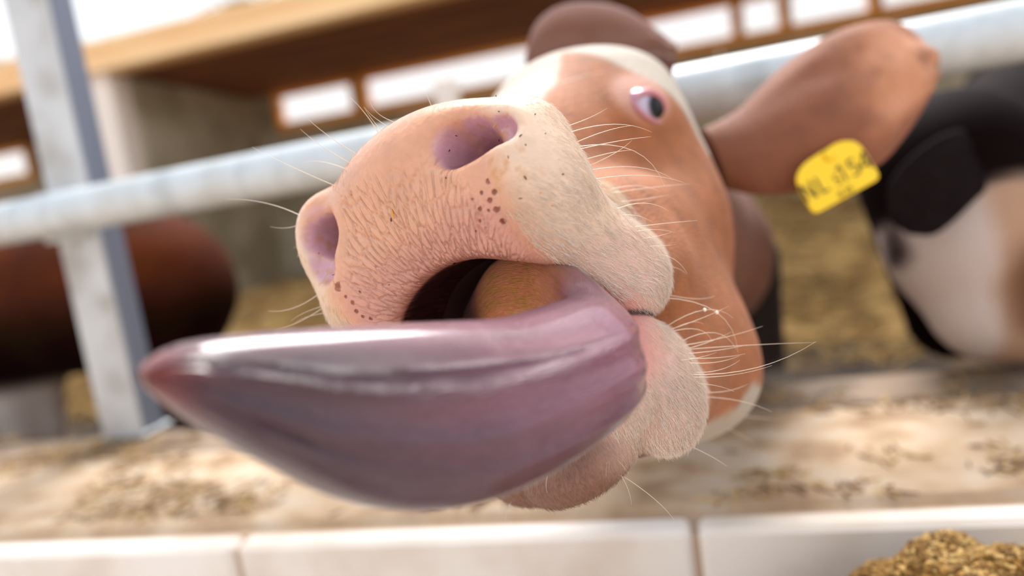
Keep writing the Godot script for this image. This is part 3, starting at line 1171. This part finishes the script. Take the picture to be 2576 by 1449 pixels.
# root, bend and tip of each whisker, in the head's own millimetres
const WHISKERS := [
	[91, -14, -50, 100, -17, -54, 108, -16, -58], [96, -18, -48, 110, -22, -64, 120, -38, -68], [96, -25, -44, 106, -27, -49, 116, -32, -54], [98, -29, -46, 108, -35, -55, 120, -41, -60], [96, -27, -47, 117, -38, -67, 113, -67, -64],
	[96, -36, -44, 103, -39, -48, 110, -43, -51], [95, -40, -43, 105, -42, -44, 113, -39, -49], [97, -42, -47, 110, -49, -63, 118, -65, -65], [97, -47, -48, 110, -55, -64, 122, -70, -68], [82, -47, -96, 93, -53, -103, 100, -65, -107],
	[82, -50, -97, 97, -60, -114, 115, -69, -121], [80, -58, -97, 91, -65, -103, 103, -69, -109], [89, -63, -62, 101, -66, -68, 107, -79, -71], [91, -68, -56, 96, -73, -59, 99, -81, -61], [92, -77, -57, 103, -84, -70, 117, -91, -76],
	[92, -80, -56, 100, -84, -60, 106, -91, -64], [92, -85, -56, 98, -89, -59, 105, -90, -63], [91, -90, -56, 97, -94, -59, 104, -97, -62], [92, -97, -64, 100, -103, -69, 100, -114, -69], [87, -106, -90, 93, -109, -89, 94, -115, -91],
	[45, 58, -220, 58, 61, -252, 78, 51, -254], [82, -130, -99, 90, -135, -104, 99, -135, -108], [83, -133, -83, 99, -133, -95, 104, -150, -97], [83, -131, -87, 109, -141, -100, 97, -169, -96], [82, -136, -83, 91, -144, -88, 89, -156, -88],
	[83, -134, -81, 93, -142, -87, 106, -142, -93], [82, -135, -85, 87, -139, -88, 89, -145, -90], [80, -149, -83, 96, -159, -95, 115, -162, -104], [79, -152, -82, 89, -156, -87, 100, -156, -93], [80, -152, -82, 107, -168, -97, 135, -184, -112],
	[81, -153, -72, 93, -161, -79, 106, -165, -86], [81, -155, -68, 92, -164, -73, 104, -168, -80], [81, -157, -65, 90, -166, -70, 102, -167, -76], [81, -163, -60, 107, -182, -75, 138, -179, -91], [80, -165, -61, 96, -176, -69, 114, -179, -78],
	[81, -163, -64, 90, -171, -69, 101, -169, -75], [80, -170, -64, 86, -175, -68, 91, -183, -71], [71, -183, -95, 80, -190, -100, 91, -190, -106], [69, -187, -98, 84, -196, -106, 94, -212, -112], [80, -152, -55, 87, -157, -59, 95, -158, -63],
	[81, -146, -82, 99, -147, -91, 98, -166, -92], [53, -238, -206, 64, -244, -212, 74, -251, -218], [53, -205, -70, 61, -212, -74, 65, -222, -77], [39, -238, -197, 46, -246, -201, 51, -256, -204], [39, -165, -7, 38, -173, -7, 34, -180, -5],
	[31, -160, -4, 31, -169, -5, 29, -177, -4], [41, -170, -7, 35, -175, -5, 32, -182, -3], [33, -190, -18, 33, -197, -18, 30, -204, -17], [40, -154, -9, 34, -160, -7, 32, -168, -6], [31, -158, -5, 38, -171, -9, 40, -187, -11],
	[31, -201, -28, 39, -212, -32, 40, -225, -33], [-45, -183, -34, -51, -187, -32, -55, -193, -30], [6, -167, 4, 3, -172, 5, 2, -177, 5], [8, 31, -9, 6, 39, -7, 6, 47, -7], [1, 38, -15, 1, 49, -14, -2, 59, -12],
	[9, 40, -14, 4, 42, -12, 4, 48, -11], [13, 38, -17, 6, 41, -14, 7, 49, -13], [-18, 40, -9, -24, 49, -5, -27, 60, -3], [-25, 38, -8, -31, 47, -4, -34, 58, -2], [-39, 34, -4, -52, 47, 4, -61, 63, 9],
	[-29, 36, -7, -37, 42, -7, -44, 42, -2], [35, 33, -22, 35, 35, -22, 35, 38, -22], [-64, 19, -5, -80, 40, -4, -97, 50, 8], [-68, 15, -7, -79, 18, -6, -85, 24, -1], [-84, -24, 0, -98, -27, 2, -107, -19, 9],
	[-86, -31, -1, -92, -29, 3, -98, -31, 6], [-87, -32, 0, -97, -35, 6, -107, -31, 11], [-86, -36, 1, -90, -32, 3, -96, -33, 6],
]


func grow_whiskers(root: Node, frame: Transform3D) -> void:
	for w in WHISKERS:
		var a := Vector3(w[0], w[1], w[2])
		var b := Vector3(w[3], w[4], w[5])
		var c := Vector3(w[6], w[7], w[8])
		for i in 4:                               # set the root into the skin
			var g := Vector3(1, 0, 0) * (skin(a + Vector3(1, 0, 0)) - skin(a - Vector3(1, 0, 0))) + Vector3(0, 1, 0) * (skin(a + Vector3(0, 1, 0)) - skin(a - Vector3(0, 1, 0))) + Vector3(0, 0, 1) * (skin(a + Vector3(0, 0, 1)) - skin(a - Vector3(0, 0, 1)))
			a -= g.normalized() * clampf(skin(a) + 0.8, -6.0, 6.0)
		var pts := PackedVector3Array()
		var rad := PackedFloat32Array()
		var thick := 0.00025 if a.distance_to(c) > 22.0 else 0.00019
		for i in 9:
			var t := i / 8.0
			pts.append(frame * ((a * (1 - t) * (1 - t) + b * 2 * t * (1 - t) + c * t * t) * 0.001))
			rad.append(thick * (1.0 - 0.8 * t))
		var hair := obj("whisker", tube(pts, rad, 5), M.whisker, root)
		if w[0] == 83 and w[2] != -81:
			obj("droplet", drop_mesh(pts[4], 0.0011), M.drop, hair)


func drop_mesh(at: Vector3, r: float) -> ArrayMesh:
	var pts := PackedVector3Array()
	var rad := PackedFloat32Array()
	for i in 9:
		var t := PI * i / 8.0
		pts.append(at + Vector3(0, -cos(t) * r, 0))
		rad.append(maxf(sin(t) * r, 0.00004))
	return tube(pts, rad, 12)


func skin(p: Vector3) -> float:
	return head.at(p, [head.groups[0], head.groups[1], []])


func add_tongue(root: Node3D) -> void:
	# upper edge, lower edge (where they stand in the air), thickness, cupping
	var st := []
	for s in [
		[1190, 780, 0.425, 1240, 900, 0.430, 0.024, 0.0],
		[1258, 664, 0.396, 1310, 900, 0.398, 0.026, 0.0],
		[1346, 630, 0.369, 1415, 950, 0.370, 0.026, 0.0],
		[1440, 675, 0.343, 1505, 985, 0.345, 0.028, 0.0],
		[1484, 738, 0.324, 1538, 1000, 0.328, 0.034, -0.001],
		[1440, 764, 0.306, 1512, 1072, 0.308, 0.046, -0.003],
		[1300, 800, 0.288, 1395, 1172, 0.285, 0.048, -0.002],
		[1130, 810, 0.272, 1225, 1255, 0.266, 0.047, 0.0],
		[950, 818, 0.256, 1035, 1286, 0.249, 0.044, 0.002],
		[780, 828, 0.241, 855, 1256, 0.235, 0.039, 0.002],
		[620, 840, 0.228, 690, 1176, 0.223, 0.032, 0.002],
		[490, 858, 0.217, 540, 1090, 0.214, 0.024, 0.001],
		[400, 890, 0.209, 432, 1020, 0.207, 0.015, 0.0],
		[350, 930, 0.204, 362, 972, 0.204, 0.006, 0.0],
	]:
		st.append([spot(s[0], s[1], s[2]) - root.position, spot(s[3], s[4], s[5]) - root.position, s[6], s[7]])
	var n := FastNoiseLite.new()
	n.seed = 5
	n.frequency = 1.0
	var ridge := func(u: float, c: float, s: float) -> float:
		var fold := n.get_noise_2d(u * 3.0, c * 5.0) * 0.0018 * smoothstep(0.7, 0.1, c) + smoothstep(0.7, 0.1, c) * sin(c * 17.0 + u * 4.0 + n.get_noise_1d(u * 2.0) * 3.0) * 0.0007
		return fold * absf(s) * smoothstep(0.0, 0.3, u)
	var side := [1.0]
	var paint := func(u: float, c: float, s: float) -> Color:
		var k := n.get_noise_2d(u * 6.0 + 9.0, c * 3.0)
		var under := Color(0.67, 0.40, 0.50).lerp(Color(0.30, 0.09, 0.18), smoothstep(0.36, 0.72, u))  # purple underside; towards the tip shade is painted in as a darker tone
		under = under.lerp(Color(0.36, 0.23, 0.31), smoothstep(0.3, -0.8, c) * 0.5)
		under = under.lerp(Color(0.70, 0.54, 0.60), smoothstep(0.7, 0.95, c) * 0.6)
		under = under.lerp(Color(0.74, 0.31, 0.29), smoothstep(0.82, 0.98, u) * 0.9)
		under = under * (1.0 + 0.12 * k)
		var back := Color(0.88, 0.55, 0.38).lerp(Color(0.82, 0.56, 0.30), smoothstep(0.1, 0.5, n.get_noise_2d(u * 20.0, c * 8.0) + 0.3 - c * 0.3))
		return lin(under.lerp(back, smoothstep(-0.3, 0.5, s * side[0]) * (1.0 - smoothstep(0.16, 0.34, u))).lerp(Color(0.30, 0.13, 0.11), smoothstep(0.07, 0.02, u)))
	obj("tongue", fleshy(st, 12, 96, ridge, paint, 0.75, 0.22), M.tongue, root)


func add_eye(root: Node, s: float, frame: Transform3D) -> void:
	var mid := Vector3(78 * s, 13, -277)
	var r := 21.0
	# an eyeball whose dark iris looks down and back
	var look := Vector3(0.90 * s, -0.30, 0.34).normalized()
	var v := PackedVector3Array()
	var col := PackedColorArray()
	var idx := PackedInt32Array()
	var rows := 40
	var cols := 48
	var ex := look.cross(Vector3.UP).normalized()
	var ey := ex.cross(look)
	for i in rows + 1:
		var th := PI * i / rows
		for k in cols:
			var ph := TAU * k / cols
			var d := look * cos(th) + (ex * cos(ph) + ey * sin(ph)) * sin(th)
			v.append(frame * ((mid + d * (r + 1.2 * smoothstep(0.62, 0.2, th))) * 0.001))
			var c := Color(0.83, 0.78, 0.86)
			c = c.lerp(Color(0.72, 0.52, 0.64), smoothstep(0.9, 1.25, th))
			c = c.lerp(Color(0.02, 0.018, 0.035), smoothstep(0.58, 0.50, th))
			col.append(lin(c))
	for i in rows:
		for k in cols:
			var a := i * cols + k
			var b := i * cols + (k + 1) % cols
			idx.append_array([a, b, b + cols, a, b + cols, a + cols] if s > 0 else [a, b, b + cols, a, b + cols, a + cols])
	obj("eyeball", surface(v, outwards(v, idx), PackedVector3Array(), col), M.eye, root)
	# lids: two fleshy rims meeting in the corners
	var d0 := Vector3(0.76 * s, -0.24, 0.60).normalized()
	var e1 := Vector3(-0.38 * s, 0.69, 0.62)
	e1 = (e1 - d0 * e1.dot(d0)).normalized()
	var e2 := e1.cross(d0) * s
	for up in [1.0, -1.0]:
		var pts := PackedVector3Array()
		var rad := PackedFloat32Array()
		for i in 17:
			var a := PI * i / 16.0
			var d := (d0 + e1 * cos(a) * 1.02 + e2 * sin(a) * (0.66 if up > 0 else -0.52)).normalized()
			pts.append(frame * ((mid + d * (r + 1.2)) * 0.001))
			rad.append((0.9 + (2.0 if up > 0 else 1.3) * sin(a)) * 0.001)
		obj("eyelid", tube(pts, rad, 12), M.lid, root)


func ear(called: String, root: Node3D, rows: Array, cup: float, paint: Callable, m: Material = null) -> MeshInstance3D:
	var st := []
	for s in rows:
		st.append([spot(s[0], s[1], s[2]) - root.position, spot(s[3], s[4], s[5]) - root.position, s[6], cup * s[7]])
	var wave := FastNoiseLite.new()
	wave.seed = 2
	wave.frequency = 1.0
	var ripple := func(u: float, c: float, _s: float) -> float: return wave.get_noise_2d(u * 2.2, c * 1.6) * 0.012 * smoothstep(0.1, 0.5, u) * (1.0 - c * c)
	return obj(called, fleshy(st, 8, 40, ripple, paint), m if m else M.coat, root)


func add_ears(root: Node3D) -> void:
	var n := FastNoiseLite.new()
	n.seed = 8
	n.frequency = 1.0
	var near_paint := func(u: float, c: float, s: float) -> Color:
		var k := n.get_noise_2d(u * 4.0, c * 2.0)
		var q := Color(0.60, 0.35, 0.22).lerp(Color(0.90, 0.62, 0.46), smoothstep(0.42, 0.62, u + 0.12 * k) * smoothstep(1.0, 0.5, absf(c - 0.1)) * smoothstep(1.0, 0.9, u))  # paler patch on the outer half: painted light on the ear
		q = q.lerp(Color(0.50, 0.28, 0.17), smoothstep(0.1, 0.5, k) * 0.5)
		return lin(q.lerp(Color(0.52, 0.30, 0.20), smoothstep(0.35, 0.0, u) * 0.5))
	ear("ear", root, [
		[1760, 330, 0.690, 1820, 470, 0.680, 0.050, 0.0],
		[1850, 282, 0.690, 1915, 490, 0.670, 0.030, 0.6],
		[1950, 182, 0.690, 2030, 480, 0.665, 0.016, 1.0],
		[2060, 102, 0.695, 2130, 455, 0.665, 0.012, 1.0],
		[2160, 60, 0.700, 2215, 412, 0.670, 0.010, 0.9],
		[2250, 54, 0.710, 2272, 350, 0.680, 0.009, 0.7],
		[2315, 98, 0.720, 2320, 275, 0.695, 0.008, 0.5],
		[2343, 165, 0.728, 2346, 215, 0.712, 0.005, 0.1],
	], 0.022, near_paint)
	var far_paint := func(u: float, c: float, s: float) -> Color:
		var q := Color(0.55, 0.36, 0.29).lerp(Color(0.72, 0.56, 0.52), smoothstep(0.5, 0.95, c))  # painted light on the upper rim, painted shade in the hollow below
		return lin(q.lerp(Color(0.42, 0.25, 0.19), smoothstep(0.3, -0.6, c)))
	ear("ear", root, [
		[1322, 140, 0.775, 1330, 200, 0.77, 0.008, 0.2],
		[1345, 65, 0.79, 1370, 215, 0.765, 0.012, 0.6],
		[1400, 18, 0.80, 1430, 215, 0.765, 0.014, 1.0],
		[1480, 6, 0.80, 1500, 215, 0.76, 0.016, 1.0],
		[1560, 20, 0.79, 1570, 205, 0.755, 0.016, 0.9],
		[1630, 60, 0.78, 1640, 200, 0.75, 0.022, 0.6],
		[1700, 118, 0.765, 1690, 210, 0.745, 0.034, 0.2],
	], -0.02, far_paint)
	add_tag(root)


func add_tag(root: Node3D) -> void:
	var mid := spot(2100, 440, 0.640) - root.position
	var x := (spot(2172, 401, 0.655) - spot(2030, 479, 0.648)).normalized()
	var z := (spot(2100, 440, 0.55) - spot(2100, 440, 0.652)).normalized()
	z = (z - x * z.dot(x)).normalized()
	var frame := Transform3D(Basis(x, z.cross(x), z), mid)
	var st := SurfaceTool.new()
	st.begin(Mesh.PRIMITIVE_TRIANGLES)
	var out := PackedVector2Array()
	var w := 0.0385
	var h := 0.0235
	var corners := [[Vector2(-w, -h), 0.008], [Vector2(w, -h), 0.008], [Vector2(w * 0.98, h * 0.75), 0.010], [Vector2(w * 0.55, h * 1.12), 0.010], [Vector2(-w * 0.60, h * 1.0), 0.012], [Vector2(-w * 0.98, h * 0.55), 0.012]]
	for i in corners.size():
		var p: Vector2 = corners[i][0]
		var a: Vector2 = corners[(i + corners.size() - 1) % corners.size()][0]
		var b: Vector2 = corners[(i + 1) % corners.size()][0]
		var r: float = corners[i][1]
		var p0 := p + (a - p).normalized() * minf(r, p.distance_to(a) * 0.45)
		var p1 := p + (b - p).normalized() * minf(r, p.distance_to(b) * 0.45)
		for k in 6:
			var t := k / 5.0
			out.append(p0 * (1 - t) * (1 - t) + p * 2 * t * (1 - t) + p1 * t * t)
	var v := PackedVector3Array()
	var idx := PackedInt32Array()
	var m := out.size()
	for ring in [[-0.0011, 0.97], [-0.0006, 1.0], [0.0006, 1.0], [0.0011, 0.97]]:
		for p in out:
			v.append(frame * Vector3(p.x * ring[1], p.y * ring[1], ring[0] - 0.5 * p.x * p.x))
	for r in 3:
		for i in m:
			var a := r * m + i
			var b := r * m + (i + 1) % m
			idx.append_array([a, b + m, b, a, a + m, b + m])
	v.append(frame * Vector3(0, 0, 0.0011))
	v.append(frame * Vector3(0, 0, -0.0011))
	for i in m:
		idx.append_array([v.size() - 2, 3 * m + (i + 1) % m, 3 * m + i, v.size() - 1, i, (i + 1) % m])
	var tag_ := Node3D.new()
	put(tag_, "ear_tag", root)
	tag_.set_meta("label", "yellow plastic ear tag with worn black figures")
	obj("plate", surface(v, idx), M.yellow, tag_)
	var font := SystemFont.new()
	font.font_names = PackedStringArray(["Droid Sans"])
	for row in [["NL", -0.0255, -0.002, 0.017], ["154", 0.0195, -0.002, 0.017], ["5", -0.001, -0.005, 0.010], ["0 23", 0.0, -0.0185, 0.006]]:
		var t := TextMesh.new()
		t.text = row[0]
		t.font = font
		t.font_size = 64
		t.pixel_size = row[3] / 46.0
		t.depth = 0.0004
		var bend: float = 0.0001 - 0.5 * row[1] * row[1]
		obj("lettering", t, M.ink, tag_, frame * Transform3D(Basis.IDENTITY, Vector3(row[1], row[2], 0.0013 + bend)))
	var stud := PackedVector3Array([frame * Vector3(0.004, 0.019, -0.006), frame * Vector3(0.004, 0.019, 0.002), frame * Vector3(0.004, 0.019, 0.0035)])
	obj("stud", tube(stud, PackedFloat32Array([0.003, 0.006, 0.004]), 14), M.yellow, tag_)


# crumbs of feed stuck to the muzzle
func add_specks(root: Node, frame: Transform3D) -> void:
	var rng := RandomNumberGenerator.new()
	rng.seed = 5
	for i in 36:
		var p := Vector3(rng.randf_range(30, 86), rng.randf_range(-58, 18), 40)
		if i == 0:
			p = Vector3(0, -14, 40)
		elif i % 5 == 0:
			p = Vector3(rng.randf_range(-74, 0), rng.randf_range(-50, 20), 40)
		elif i % 4 == 0:
			p = Vector3(rng.randf_range(40, 78), rng.randf_range(-180, -110), 40)
		var ok := false
		for k in 60:
			var d := skin(p)
			if d < 0.3:
				ok = true
				break
			p.z -= d * 0.8
			if p.z < -60:
				break
		if not ok:
			continue
		var long := rng.randf_range(0.35, 1.1)
		var fat := rng.randf_range(0.18, 0.32)
		if i == 0:
			long = 2.6
			fat = 0.5
		var d := Vector3(rng.randf_range(-1, 1), rng.randf_range(-1, 1), 0.15).normalized() * long
		if i == 0:
			d = Vector3(0.2, 0.95, -0.05) * long
		var pts := PackedVector3Array([frame * ((p - d) * 0.001), frame * ((p - d * 0.5) * 0.001), frame * ((p + d * 0.5) * 0.001), frame * ((p + d) * 0.001)])
		obj("crumb", tube(pts, PackedFloat32Array([fat * 0.0005, fat * 0.001, fat * 0.001, fat * 0.0004]), 6), M.oat if i == 0 or rng.randf() < 0.3 else M.speck, root)


# ---------------------------------------------------------------- the other cows, out of focus behind the fence
func calf(called: String, label: String, at: Vector3, groups: Array, joints: Array, from: Vector3, to: Vector3, cell: float, paint: Callable) -> Node3D:
	var root := thing(called, label, "cow", at)
	var c := Clay.new()
	c.groups = groups
	c.joints = joints
	c.mesh(from * 1000.0, to * 1000.0, cell)
	var col := PackedColorArray()
	for p in c.v:
		col.append(lin(paint.call(p * 0.001)))
	obj("body", surface(to_cow(c.v, Transform3D(Basis.IDENTITY, -at)), c.idx, PackedVector3Array(), col), M.dark_coat, root)
	return root


func seg(k: float, a: Vector3, b: Vector3, ra: float, rb: float) -> Blob:
	return limb(1, k, false, a * 1000.0, b * 1000.0, ra, rb)


func build_other_cows() -> void:
	var n := FastNoiseLite.new()
	n.seed = 3
	n.frequency = 6.0
	# black and white: its head hangs down over the curb
	var poll := spot(2400, 440, 1.03)
	var nose := spot(2520, 775, 0.985)
	var side := view.x
	var axis := (nose - poll).normalized()
	var black_paint := func(p: Vector3) -> Color:
		var t := (p - poll).dot(axis) / poll.distance_to(nose)
		var s := (p - poll - axis * (p - poll).dot(axis)).dot(side) + n.get_noise_3dv(p) * 0.012
		var c := Color(0.10, 0.06, 0.05)
		if p.z < poll.z - 0.16:
			return c
		if (p - poll).dot(view.z) < -0.085:
			return c
		var white := smoothstep(-0.128, -0.116, s) * smoothstep(0.20, 0.32, t)
		c = c.lerp(Color(0.90, 0.83, 0.80), white)
		c = c.lerp(Color(0.80, 0.64, 0.53), smoothstep(-0.065, -0.035, s) * white)
		c = c.lerp(Color(0.50, 0.36, 0.27), smoothstep(-0.06, -0.02, s) * smoothstep(0.55, 0.85, t) * smoothstep(1.3, 1.1, t) * white)
		return c
	var g := [
		seg(0, spot(2640, 270, 1.55), spot(2440, 410, 1.22), 150, 120),
		seg(60, spot(2640, 260, 1.55), spot(2900, 330, 2.1), 170, 230),
		seg(40, poll, poll.lerp(nose, 0.5), 128, 120),
		seg(30, poll.lerp(nose, 0.5), nose, 116, 80),
		seg(25, nose - side * 0.03, nose + side * 0.04, 66, 64),
		seg(25, spot(2290, 440, 1.24), spot(2395, 800, 1.20), 92, 72),
		seg(50, spot(2760, 420, 1.75), spot(2770, 700, 1.75), 80, 50),
		seg(25, spot(2770, 700, 1.75), spot(2775, 960, 1.74), 46, 36),
		seg(50, spot(2900, 420, 1.75), spot(2930, 700, 1.75), 80, 50),
		seg(25, spot(2930, 700, 1.75), spot(2935, 930, 1.74), 46, 36),
	]
	var black := calf("cow", "black and white cow with its head lowered over the curb behind the tagged ear", Vector3(0.6, 0.2, -1.5), [g], [0.0], Vector3(0.15, 0.2, -2.6), Vector3(1.7, 1.25, -0.95), 14.0, black_paint)
	var ear_paint := func(u: float, c: float, s: float) -> Color: return lin(Color(0.12, 0.075, 0.065))
	ear("ear", black, [
		[2470, 330, 0.965, 2520, 440, 0.95, 0.04, 0.0],
		[2390, 330, 0.92, 2455, 500, 0.90, 0.026, 0.5],
		[2300, 385, 0.89, 2395, 560, 0.885, 0.018, 1.0],
		[2240, 460, 0.88, 2345, 592, 0.88, 0.014, 0.8],
		[2232, 545, 0.88, 2290, 590, 0.88, 0.010, 0.2],
	], 0.01, ear_paint, M.dark_coat)
	# red-brown, standing across behind the left-hand post
	var red_paint := func(p: Vector3) -> Color:
		var c := Color(0.36, 0.17, 0.09).lerp(Color(0.13, 0.06, 0.04), smoothstep(0.84, 0.68, p.y))  # red brown coat; the shade on its lower half is painted in
		c = c * (1.0 + 0.25 * n.get_noise_3dv(p * 0.8))
		c = c.lerp(Color(0.86, 0.80, 0.76), smoothstep(0.60, 0.54, p.y) * smoothstep(-1.25, -1.35, p.x))
		return c
	var a := spot(390, 725, 1.80)
	var b := spot(-420, 830, 1.95)
	var f := [
		seg(0, a, b, 200, 215),
		seg(60, spot(440, 760, 1.80), spot(430, 985, 1.76), 130, 75),
		seg(60, b, spot(-900, 700, 2.0), 160, 110),
		seg(40, spot(-900, 700, 2.0), spot(-1060, 760, 1.95), 100, 70),
	]
	for q in [[20, 1.80], [105, 1.86], [430, 1.76], [400, 1.98], [-380, 1.85], [-330, 2.05]]:
		var top := spot(q[0] - 20, 900, q[1])
		var hoof := Vector3(top.x + 0.01, 0.22, top.z)
		f.append(seg(40, Vector3(top.x, 0.66, top.z), Vector3(top.x, 0.44, top.z), 70, 42))
		f.append(seg(20, Vector3(top.x, 0.44, top.z), hoof, 38, 32))
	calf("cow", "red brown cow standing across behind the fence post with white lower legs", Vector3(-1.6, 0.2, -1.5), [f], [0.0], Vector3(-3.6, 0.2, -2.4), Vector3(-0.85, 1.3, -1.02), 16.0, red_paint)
